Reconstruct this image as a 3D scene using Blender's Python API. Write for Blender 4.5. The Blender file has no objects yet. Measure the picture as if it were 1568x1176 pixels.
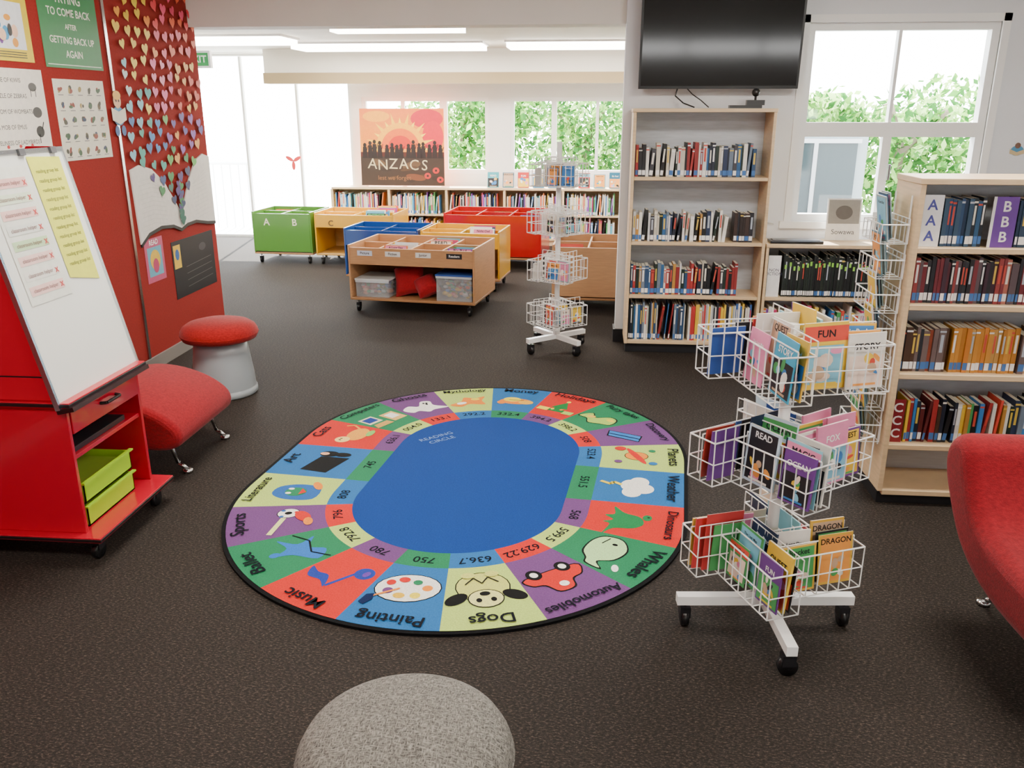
import bpy, math, random
from mathutils import Vector, Matrix
random.seed(11)
R_=random.random
def U(a,b): return a+(b-a)*random.random()
def lin(h):
    h=h.lstrip('#'); o=[]
    for i in (0,2,4):
        c=int(h[i:i+2],16)/255
        o.append(c/12.92 if c<=.04045 else ((c+.055)/1.055)**2.4)
    return tuple(o)
# ---------------------------------------------------------------- materials
def mk(name,rough=.5,metal=0,col=None,var=None,bump=None,emit=0,coat=0,trans=0,spec=None,sheen=0):
    m=bpy.data.materials.new(name); m.use_nodes=True
    nt=m.node_tree; N=nt.nodes; L=nt.links; b=N['Principled BSDF']
    if col is None:
        a=N.new('ShaderNodeAttribute'); a.attribute_name='Col'; src=a.outputs['Color']
    else:
        a=N.new('ShaderNodeRGB'); a.outputs[0].default_value=(*col,1); src=a.outputs[0]
    tc=N.new('ShaderNodeTexCoord')
    if var:
        sc,amt,stretch=var
        mp=N.new('ShaderNodeMapping'); mp.inputs['Scale'].default_value=stretch
        L.new(tc.outputs['Object'],mp.inputs[0])
        n=N.new('ShaderNodeTexNoise'); n.inputs['Scale'].default_value=sc; n.inputs['Detail'].default_value=4
        L.new(mp.outputs[0],n.inputs['Vector'])
        mr=N.new('ShaderNodeMapRange'); mr.inputs['From Min'].default_value=.3; mr.inputs['From Max'].default_value=.7
        mr.inputs['To Min'].default_value=1-amt; mr.inputs['To Max'].default_value=1+amt*.6
        L.new(n.outputs['Fac'],mr.inputs[0])
        mx=N.new('ShaderNodeVectorMath'); mx.operation='SCALE'
        L.new(src,mx.inputs[0]); L.new(mr.outputs[0],mx.inputs['Scale']); src=mx.outputs[0]
    L.new(src,b.inputs['Base Color'])
    if emit:
        L.new(src,b.inputs['Emission Color']); b.inputs['Emission Strength'].default_value=emit
    if bump:
        n=N.new('ShaderNodeTexNoise'); n.inputs['Scale'].default_value=bump[0]; n.inputs['Detail'].default_value=3
        L.new(tc.outputs['Object'],n.inputs['Vector'])
        bp=N.new('ShaderNodeBump'); bp.inputs['Strength'].default_value=bump[1]; bp.inputs['Distance'].default_value=.004
        L.new(n.outputs['Fac'],bp.inputs['Height']); L.new(bp.outputs[0],b.inputs['Normal'])
    b.inputs['Roughness'].default_value=rough; b.inputs['Metallic'].default_value=metal
    b.inputs['Coat Weight'].default_value=coat; b.inputs['Transmission Weight'].default_value=trans
    if spec is not None: b.inputs['Specular IOR Level'].default_value=spec
    if sheen: b.inputs['Sheen Weight'].default_value=sheen
    return m
MT={}
MT['paint']=mk('painted_surface',.45)
MT['wallp']=mk('wall_paint',.6,var=(3,.03,(1,1,1)),bump=(120,.08))
MT['print']=mk('printed_paper',.5,var=(30,.05,(1,1,1)))
MT['felt']=mk('pinboard_felt',.8,var=(90,.12,(1,1,1)),bump=(300,.3),spec=.25)
MT['rug']=mk('rug_pile',.9,var=(160,.16,(1,1,1)),bump=(400,.5),spec=.12)
MT['wood']=mk('beech_laminate',.42,var=(9,.10,(1,1,9)))
MT['metal']=mk('chrome_metal',.22,1)
MT['wire']=mk('white_coated_wire',.3,coat=.3)
MT['plastic']=mk('moulded_plastic',.3)
MT['gloss']=mk('gloss_laminate',.2,coat=.4)
MT['bark']=mk('bark',.9,var=(12,.3,(1,1,.3)))
MT['conc']=mk('concrete',.9,var=(4,.1,(1,1,1)))
MT['lamp']=mk('lamp_diffuser',.5,emit=16)
MT['screen']=mk('tv_screen',.09,spec=.4)
MT['redfab']=mk('upholstery_weave',.9,var=(70,.25,(1,1,2.2)),bump=(220,.5),spec=.2,sheen=.1)
def mat_weave():
    m=bpy.data.materials.new('grey_woven_fabric'); m.use_nodes=True
    nt=m.node_tree; N=nt.nodes; L=nt.links; b=N['Principled BSDF']
    tc=N.new('ShaderNodeTexCoord'); outs=[]
    for s in ((330,90,90),(90,330,90)):
        mp=N.new('ShaderNodeMapping'); mp.inputs['Scale'].default_value=s; mp.inputs['Rotation'].default_value=(0,0,.2)
        L.new(tc.outputs['Object'],mp.inputs[0])
        n=N.new('ShaderNodeTexNoise'); n.inputs['Scale'].default_value=1.0; n.inputs['Detail'].default_value=2
        L.new(mp.outputs[0],n.inputs['Vector']); outs.append(n.outputs['Fac'])
    ad=N.new('ShaderNodeMath'); ad.operation='MAXIMUM'; L.new(outs[0],ad.inputs[0]); L.new(outs[1],ad.inputs[1])
    cr=N.new('ShaderNodeValToRGB'); cr.color_ramp.elements[0].position=.40; cr.color_ramp.elements[1].position=.72
    L.new(ad.outputs[0],cr.inputs[0])
    cr.color_ramp.elements[0].color=(.05,.047,.042,1); cr.color_ramp.elements[1].color=(.27,.255,.225,1)
    L.new(cr.outputs[0],b.inputs['Base Color']); b.inputs['Roughness'].default_value=.95
    bp=N.new('ShaderNodeBump'); bp.inputs['Strength'].default_value=.6; bp.inputs['Distance'].default_value=.003
    L.new(ad.outputs[0],bp.inputs['Height']); L.new(bp.outputs[0],b.inputs['Normal'])
    return m
MT['weave']=mat_weave()
def mat_carpet():
    m=bpy.data.materials.new('loop_carpet'); m.use_nodes=True
    nt=m.node_tree; N=nt.nodes; L=nt.links; b=N['Principled BSDF']
    tc=N.new('ShaderNodeTexCoord')
    mp=N.new('ShaderNodeMapping'); mp.inputs['Scale'].default_value=(1,1.9,1); mp.inputs['Rotation'].default_value=(0,0,.25)
    L.new(tc.outputs['Object'],mp.inputs[0])
    n=N.new('ShaderNodeTexNoise'); n.inputs['Scale'].default_value=85; n.inputs['Detail'].default_value=3; n.inputs['Roughness'].default_value=.8
    L.new(mp.outputs[0],n.inputs['Vector'])
    cr=N.new('ShaderNodeValToRGB'); e=cr.color_ramp.elements
    e[0].position=.38; e[0].color=(.010,.008,.0065,1); e[1].position=.72; e[1].color=(.125,.092,.070,1)
    x=cr.color_ramp.elements.new(.55); x.color=(.026,.020,.0162,1)
    L.new(n.outputs['Fac'],cr.inputs[0])
    n2=N.new('ShaderNodeTexNoise'); n2.inputs['Scale'].default_value=1.2; L.new(tc.outputs['Object'],n2.inputs['Vector'])
    mr=N.new('ShaderNodeMapRange'); mr.inputs['To Min'].default_value=.8; mr.inputs['To Max'].default_value=1.2; L.new(n2.outputs['Fac'],mr.inputs[0])
    mx=N.new('ShaderNodeVectorMath'); mx.operation='SCALE'; L.new(cr.outputs[0],mx.inputs[0]); L.new(mr.outputs[0],mx.inputs['Scale'])
    L.new(mx.outputs[0],b.inputs['Base Color']); b.inputs['Roughness'].default_value=.85; b.inputs['Specular IOR Level'].default_value=.2
    bp=N.new('ShaderNodeBump'); bp.inputs['Strength'].default_value=.5; bp.inputs['Distance'].default_value=.004
    L.new(n.outputs['Fac'],bp.inputs['Height']); L.new(bp.outputs[0],b.inputs['Normal'])
    return m
MT['carpet']=mat_carpet()
def mat_glass(name,refl,diff):
    m=bpy.data.materials.new(name); m.use_nodes=True
    nt=m.node_tree; N=nt.nodes; L=nt.links; N.clear()
    o=N.new('ShaderNodeOutputMaterial'); t=N.new('ShaderNodeBsdfTransparent'); g=N.new('ShaderNodeBsdfGlossy'); mx=N.new('ShaderNodeMixShader')
    g.inputs['Roughness'].default_value=.03; mx.inputs[0].default_value=refl
    L.new(t.outputs[0],mx.inputs[1]); L.new(g.outputs[0],mx.inputs[2]); src=mx
    if diff:
        d=N.new('ShaderNodeBsdfDiffuse'); a=N.new('ShaderNodeAttribute'); a.attribute_name='Col'; L.new(a.outputs['Color'],d.inputs[0])
        m2=N.new('ShaderNodeMixShader'); m2.inputs[0].default_value=diff; L.new(mx.outputs[0],m2.inputs[1]); L.new(d.outputs[0],m2.inputs[2]); src=m2
    L.new(src.outputs[0],o.inputs[0]); return m
MT['glass']=mat_glass('window_glass',.05,0)
MT['clear']=mat_glass('clear_plastic',.06,.22)
def mat_leaf():
    m=bpy.data.materials.new('leaf'); m.use_nodes=True
    nt=m.node_tree; N=nt.nodes; L=nt.links; N.clear()
    o=N.new('ShaderNodeOutputMaterial'); t=N.new('ShaderNodeBsdfTranslucent'); g=N.new('ShaderNodeBsdfDiffuse'); mx=N.new('ShaderNodeMixShader')
    a=N.new('ShaderNodeAttribute'); a.attribute_name='Col'; mx.inputs[0].default_value=.55
    L.new(a.outputs['Color'],t.inputs[0]); L.new(a.outputs['Color'],g.inputs[0])
    L.new(g.outputs[0],mx.inputs[1]); L.new(t.outputs[0],mx.inputs[2]); L.new(mx.outputs[0],o.inputs[0]); return m
MT['leaf']=mat_leaf()
# ---------------------------------------------------------------- mesh builder
TXT={}
def textgeo(s,bold):
    k=(s,bold)
    if k in TXT: return TXT[k]
    cu=bpy.data.curves.new('t','FONT'); cu.body=s; cu.size=1; cu.align_x='CENTER'; cu.align_y='CENTER'; cu.resolution_u=3; cu.offset=bold; cu.space_line=.9
    ob=bpy.data.objects.new('t',cu); bpy.context.scene.collection.objects.link(ob)
    bpy.context.view_layer.update()
    me=ob.evaluated_get(bpy.context.evaluated_depsgraph_get()).to_mesh()
    V=[tuple(v.co) for v in me.vertices]; F=[tuple(p.vertices) for p in me.polygons]
    bpy.data.objects.remove(ob); bpy.data.curves.remove(cu)
    TXT[k]=(V,F); return TXT[k]
def frame(o,x,y):
    x=Vector(x).normalized(); y=Vector(y).normalized(); z=x.cross(y)
    return Matrix(((x.x,y.x,z.x,o[0]),(x.y,y.y,z.y,o[1]),(x.z,y.z,z.z,o[2]),(0,0,0,1)))
def TR(x,y,z=0,rz=0): return Matrix.Translation((x,y,z))@Matrix.Rotation(math.radians(rz),4,'Z')
class MB:
    def __init__(s): s.v=[];s.f=[];s.m=[];s.c=[];s.s=[];s.T=Matrix.Identity(4)
    def add(s,V,F,mat,col,smooth=False):
        if isinstance(col,str): col=lin(col)
        n=len(s.v); T=s.T
        s.v+= [tuple(T@Vector(p)) for p in V]
        for f in F: s.f.append(tuple(i+n for i in f)); s.m.append(mat); s.c.append(col); s.s.append(smooth)
    def box(s,x0,x1,y0,y1,z0,z1,mat,col):
        V=[(x0,y0,z0),(x1,y0,z0),(x1,y1,z0),(x0,y1,z0),(x0,y0,z1),(x1,y0,z1),(x1,y1,z1),(x0,y1,z1)]
        s.add(V,[(0,3,2,1),(4,5,6,7),(0,1,5,4),(1,2,6,5),(2,3,7,6),(3,0,4,7)],mat,col)
    def tube(s,pts,r,mat,col,n=6,caps=True):
        pts=[Vector(p) for p in pts]
        for a,b in zip(pts[:-1],pts[1:]):
            d=b-a
            if d.length<1e-6: continue
            q=d.to_track_quat('Z','Y').to_matrix(); V=[]
            for P in (a,b):
                for i in range(n):
                    t=2*math.pi*i/n; V.append(tuple(P+q@Vector((math.cos(t)*r,math.sin(t)*r,0))))
            F=[(i,(i+1)%n,n+(i+1)%n,n+i) for i in range(n)]
            if caps: F+=[tuple(range(n-1,-1,-1)),tuple(range(n,2*n))]
            s.add(V,F,mat,col,n>8)
    def lathe(s,prof,cx,cy,mat,col,n=40,sc=(1,1)):
        V=[];F=[]
        for r,z in prof:
            for i in range(n):
                t=2*math.pi*i/n; V.append((cx+math.cos(t)*r*sc[0],cy+math.sin(t)*r*sc[1],z))
        for j in range(len(prof)-1):
            for i in range(n):
                k=(i+1)%n; F.append((j*n+i,j*n+k,(j+1)*n+k,(j+1)*n+i))
        s.add(V,F,mat,col,True)
    def prism(s,poly,z0,z1,mat,col,smooth=False):
        n=len(poly)
        V=[(x,y,z0) for x,y in poly]+[(x,y,z1) for x,y in poly]
        s.add(V,[tuple(range(n-1,-1,-1)),tuple(range(n,2*n))],mat,col)
        m=len(s.v)-2*n
        for i in range(n):
            k=(i+1)%n; s.f.append((m+i,m+k,m+n+k,m+n+i)); s.m.append(mat); s.c.append(lin(col) if isinstance(col,str) else col); s.s.append(smooth)
    def poly(s,pts,z,mat,col):
        s.add([(x,y,z) for x,y in pts],[tuple(range(len(pts)))],mat,col)
    def rect(s,x0,y0,x1,y1,z,mat,col): s.poly([(x0,y0),(x1,y0),(x1,y1),(x0,y1)],z,mat,col)
    def ell(s,cx,cy,rx,ry,z,mat,col,rot=0,n=20,a0=0,a1=360):
        c,q=math.cos(math.radians(rot)),math.sin(math.radians(rot)); P=[]
        full=(a1-a0)>=360
        for i in range(n if full else n+1):
            t=math.radians(a0+(a1-a0)*i/n); x,y=rx*math.cos(t),ry*math.sin(t); P.append((cx+x*c-y*q,cy+x*q+y*c))
        s.poly(P,z,mat,col)
    def line(s,pts,w,z,mat,col):
        for (x0,y0),(x1,y1) in zip(pts[:-1],pts[1:]):
            d=math.hypot(x1-x0,y1-y0) or 1; nx,ny=-(y1-y0)/d*w/2,(x1-x0)/d*w/2
            s.poly([(x0-nx,y0-ny),(x1-nx,y1-ny),(x1+nx,y1+ny),(x0+nx,y0+ny)],z,mat,col)
    def text(s,t,size,x,y,z,mat,col,bold=.0,rot=0,sx=1):
        V,F=textgeo(t,bold); c,q=math.cos(math.radians(rot)),math.sin(math.radians(rot))
        s.add([(x+(a*size*sx)*c-(b*size)*q,y+(a*size*sx)*q+b*size*c,z) for a,b,_ in V],F,mat,col)
    def sphere(s,c,r,mat,col,n=16,m=10,p=1):
        V=[];F=[]
        def sg(x,e): return math.copysign(abs(x)**e,x)
        for j in range(m+1):
            ph=-math.pi/2+math.pi*j/m
            for i in range(n):
                t=2*math.pi*i/n
                V.append((c[0]+r[0]*sg(math.cos(ph),p)*sg(math.cos(t),p),c[1]+r[1]*sg(math.cos(ph),p)*sg(math.sin(t),p),c[2]+r[2]*sg(math.sin(ph),p)))
        for j in range(m):
            for i in range(n):
                k=(i+1)%n; F.append((j*n+i,j*n+k,(j+1)*n+k,(j+1)*n+i))
        s.add(V,F,mat,col,True)
    def build(s,name,bevel=0,seg=2,ang=40,parent=None):
        me=bpy.data.meshes.new(name); me.from_pydata(s.v,[],s.f)
        names=[]
        for m in s.m:
            if m not in names: names.append(m)
        for m in names: me.materials.append(MT[m])
        ix={m:i for i,m in enumerate(names)}
        me.polygons.foreach_set('material_index',[ix[m] for m in s.m]); me.polygons.foreach_set('use_smooth',s.s)
        ca=me.color_attributes.new('Col','FLOAT_COLOR','CORNER'); buf=[]
        for f,c in zip(s.f,s.c): buf+= [c[0],c[1],c[2],1.0]*len(f)
        ca.data.foreach_set('color',buf); me.update()
        ob=bpy.data.objects.new(name,me); bpy.context.scene.collection.objects.link(ob)
        if bevel:
            b=ob.modifiers.new('bevel','BEVEL'); b.width=bevel; b.segments=seg; b.limit_method='ANGLE'; b.angle_limit=math.radians(ang)
        if parent: ob.parent=parent
        return ob
def smooth(pts,k=4,closed=True):
    out=[];n=len(pts)
    for i in range(n):
        p0,p1,p2,p3=pts[(i-1)%n],pts[i],pts[(i+1)%n],pts[(i+2)%n]
        for j in range(k):
            t=j/k
            out.append(tuple(.5*((2*b)+(-a+c)*t+(2*a-5*b+4*c-d)*t*t+(-a+3*b-3*c+d)*t**3) for a,b,c,d in zip(p0,p1,p2,p3)))
    return out
WOOD='#dcc098'; BEECH='#c49468'; WHITE='#eeeeec'
WL=frame((-3.0,0,0),(0,1,0),(0,0,1))      # local x=Y, y=Z, z=+X
def WB(y): return frame((0,y,0),(1,0,0),(0,0,1)) # faces -Y
# ---------------------------------------------------------------- room shell
def shell():
    b=MB(); b.box(-5.6,4.0,-2.0,11.9,-.1,0,'carpet','#333333'); b.build('floor')
    b=MB(); b.box(-3.1,-3.0,-2,6.7,0,2.95,'felt','#962822'); b.build('wall_left')
    b=MB(); b.box(-3.0,-2.985,-2,6.7,0,.09,'paint','#8a8580'); b.build('baseboard_left')
    b=MB(); b.box(-3.0,-2.99,5.40,5.43,.09,2.9,'metal','#b9b9b9'); b.build('trim_1')
    b=MB()
    x0,x1,z0,z1=1.5,2.78,.95,2.31
    y0,y1=6.52,6.68; W='#e2e4e8'
    b.box(.24,x0,y0,y1,0,2.95,'wallp',W); b.box(x1,4.0,y0,y1,0,2.95,'wallp',W)
    b.box(x0,x1,y0,y1,0,z0,'wallp',W); b.box(x0,x1,y0,y1,z1,2.95,'wallp',W); b.build('wall_back')
    b=MB(); b.box(.24,4.0,6.50,6.52,0,.10,'paint','#15151a'); b.box(.225,.24,6.50,6.68,0,.10,'paint','#15151a'); b.build('baseboard_back')
    b=MB(); b.box(-3.1,.24,6.60,6.85,2.32,2.95,'wallp','#ebe8e0'); b.build('ceiling_beam')
    b=MB(); W2='#d8d5cf'
    b.box(-3.1,.4,-2.1,-2,0,2.95,'wallp',W2); b.box(3.8,4.0,-2.1,-2,0,2.95,'wallp',W2); b.box(.4,3.8,-2.1,-2,0,1.55,'wallp',W2); b.box(.4,3.8,-2.1,-2,1.75,2.95,'wallp',W2); b.build('wall_front')
    b=MB(); b.box(4.0,4.1,-2.1,6.68,0,2.95,'wallp','#dcdcdc'); b.build('wall_right')
    b=MB(); b.box(-3.1,4.1,-2.1,7.6,2.95,3.05,'wallp','#eae8e2'); b.build('ceiling')  # runs past wall_back as an unseen eave, added to block sun through the window
    b=MB(); b.box(-5.7,1.1,6.85,12.2,2.45,2.55,'wallp','#dfd9cb'); b.build('ceiling_reading_room')
    b=MB(); b.box(-5.7,-3.1,6.45,6.6,0,2.5,'wallp','#dddddd'); b.build('wall_divider')
    b=MB(); b.box(-5.7,-5.6,6.45,11.9,0,2.5,'wallp','#e8e8e8'); b.build('wall_far_left')
    b=MB(); b.box(1.0,1.1,6.68,11.9,0,2.5,'wallp','#e8e8e8'); b.build('wall_far_right')
    b=MB(); W='#eeeeea'; y0,y1=11.75,11.9
    b.box(-3.2,1.0,y0,y1,0,.90,'wallp',W); b.box(-3.2,1.0,y0,y1,1.88,2.45,'wallp',W)
    b.box(-3.2,-3.05,y0,y1,.9,1.88,'wallp',W); b.box(-1.34,-1.05,y0,y1,.90,1.88,'wallp',W); b.box(.62,1.0,y0,y1,.9,1.88,'wallp',W)
    b.build('wall_far')
    b=MB(); b.box(-5.6,-5.45,y0,y1,0,2.45,'wallp',W); b.build('trim_3')
    b=MB(); b.box(-4.15,.98,11.15,11.4,2.04,2.17,'wallp','#a08c68'); b.box(-4.15,.98,11.2,11.35,2.17,2.45,'wallp','#efebe0'); b.build('trim_2')
shell()
def window(x0,x1,z0,z1,y,mull,trans=None,fw=.05):
    b=MB(); F='#f3f3f1'
    b.box(x0,x1,y,y+.08,z0,z0+fw,'paint',F); b.box(x0,x1,y,y+.08,z1-fw,z1,'paint',F)
    b.box(x0,x0+fw,y,y+.08,z0+fw,z1-fw,'paint',F); b.box(x1-fw,x1,y,y+.08,z0+fw,z1-fw,'paint',F)
    if trans: b.box(x0+fw,x1-fw,y,y+.08,trans-.05,trans+.05,'paint',F)
    for (m,za,zb,w) in mull: b.box(m-w/2,m+w/2,y+.01,y+.07,za,zb,'paint',F)
    b.add([(x0+fw,y+.04,z0+fw),(x1-fw,y+.04,z0+fw),(x1-fw,y+.04,z1-fw),(x0+fw,y+.04,z1-fw)],[(0,1,2,3)],'glass',WHITE)
    return b
b=window(1.5,2.78,.95,2.31,6.54,[(2.13,.99,1.55,.06),(2.13,1.65,2.26,.022)],1.6)
b.box(1.42,2.86,6.49,6.53,.90,.95,'paint','#f3f3f1'); b.box(1.45,1.5,6.50,6.53,.95,2.36,'paint','#f3f3f1'); b.box(2.78,2.83,6.50,6.53,.95,2.36,'paint','#f3f3f1'); b.box(1.45,2.83,6.50,6.53,2.31,2.36,'paint','#f3f3f1')
b.tube([(2.165,6.53,1.25),(2.165,6.53,1.36)],.01,'metal','#aaaaaa',8)
b.build('window_1')
window(-1.05,.62,.90,1.88,11.77,[(-.47,.93,1.84,.07),(.1,.93,1.84,.04)]).build('window_2')
window(-3.05,-1.34,.90,1.88,11.77,[(-1.95,.93,1.84,.10),(-2.5,.93,1.84,.05)]).build('window_3')
window(.4,3.8,1.55,1.75,-2.09,[(1.5,1.55,1.75,.04),(2.7,1.55,1.75,.04)],fw=.02).build('added_streak_window')  # unseen slot added behind the camera, shaped to reflect a streak in the TV
b=window(-5.45,-3.2,.0,2.44,11.77,[(-4.7,.03,2.4,.03),(-3.95,.03,2.4,.03)],fw=.035); b.build('door_1')
# ---------------------------------------------------------------- rug
RC=(-.527,3.869); RO=1.033; RL=.65; RI=.485; RB=.605
q=math.pi*RO/2; PER=4*q+2*RL
def stad(s):
    s%=PER
    if s<q: th=-math.pi/2+s/RO; c=(0,-RL/2)
    elif s<q+RL: th=0; c=(0,-RL/2+s-q)
    elif s<3*q+RL: th=(s-q-RL)/RO; c=(0,RL/2)
    elif s<3*q+2*RL: th=math.pi; c=(0,RL/2-(s-3*q-RL))
    else: th=math.pi+(s-3*q-2*RL)/RO; c=(0,-RL/2)
    return c,(math.cos(th),math.sin(th))
def rp(s,r):
    c,n=stad(s); return (c[0]+n[0]*r,c[1]+n[1]*r)
RUGT=TR(RC[0],RC[1],0,-6)
CB,CL_,CP,CG,CR='#2a6aa6','#b4cc68','#6c4478','#257c52','#cc2a24'
cyc=[CB,CL_,CP,CG,CR]; inner={CB:CG,CL_:CB,CP:CR,CG:CL_,CR:CP}
names=['Painting','Dogs','Automobiles','Whales','Dinosaurs','Weather','Planets','Discovery','Fairy tales','Holidays','Money','Mythology','Ghosts','Computers','Cats','Art','Literature','Sports','Ballet','Music']
nums=['750','636.7','629.22','599.5','568','551.5','523.4','508','398.2','394.2','332.4','292.2','133.1','004.0','636.1','745','808','796','792.8','780']
K='#141414'; Wt='#f1efe6'; Y_='#e9d23c'; O_='#e8872a'
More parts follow.
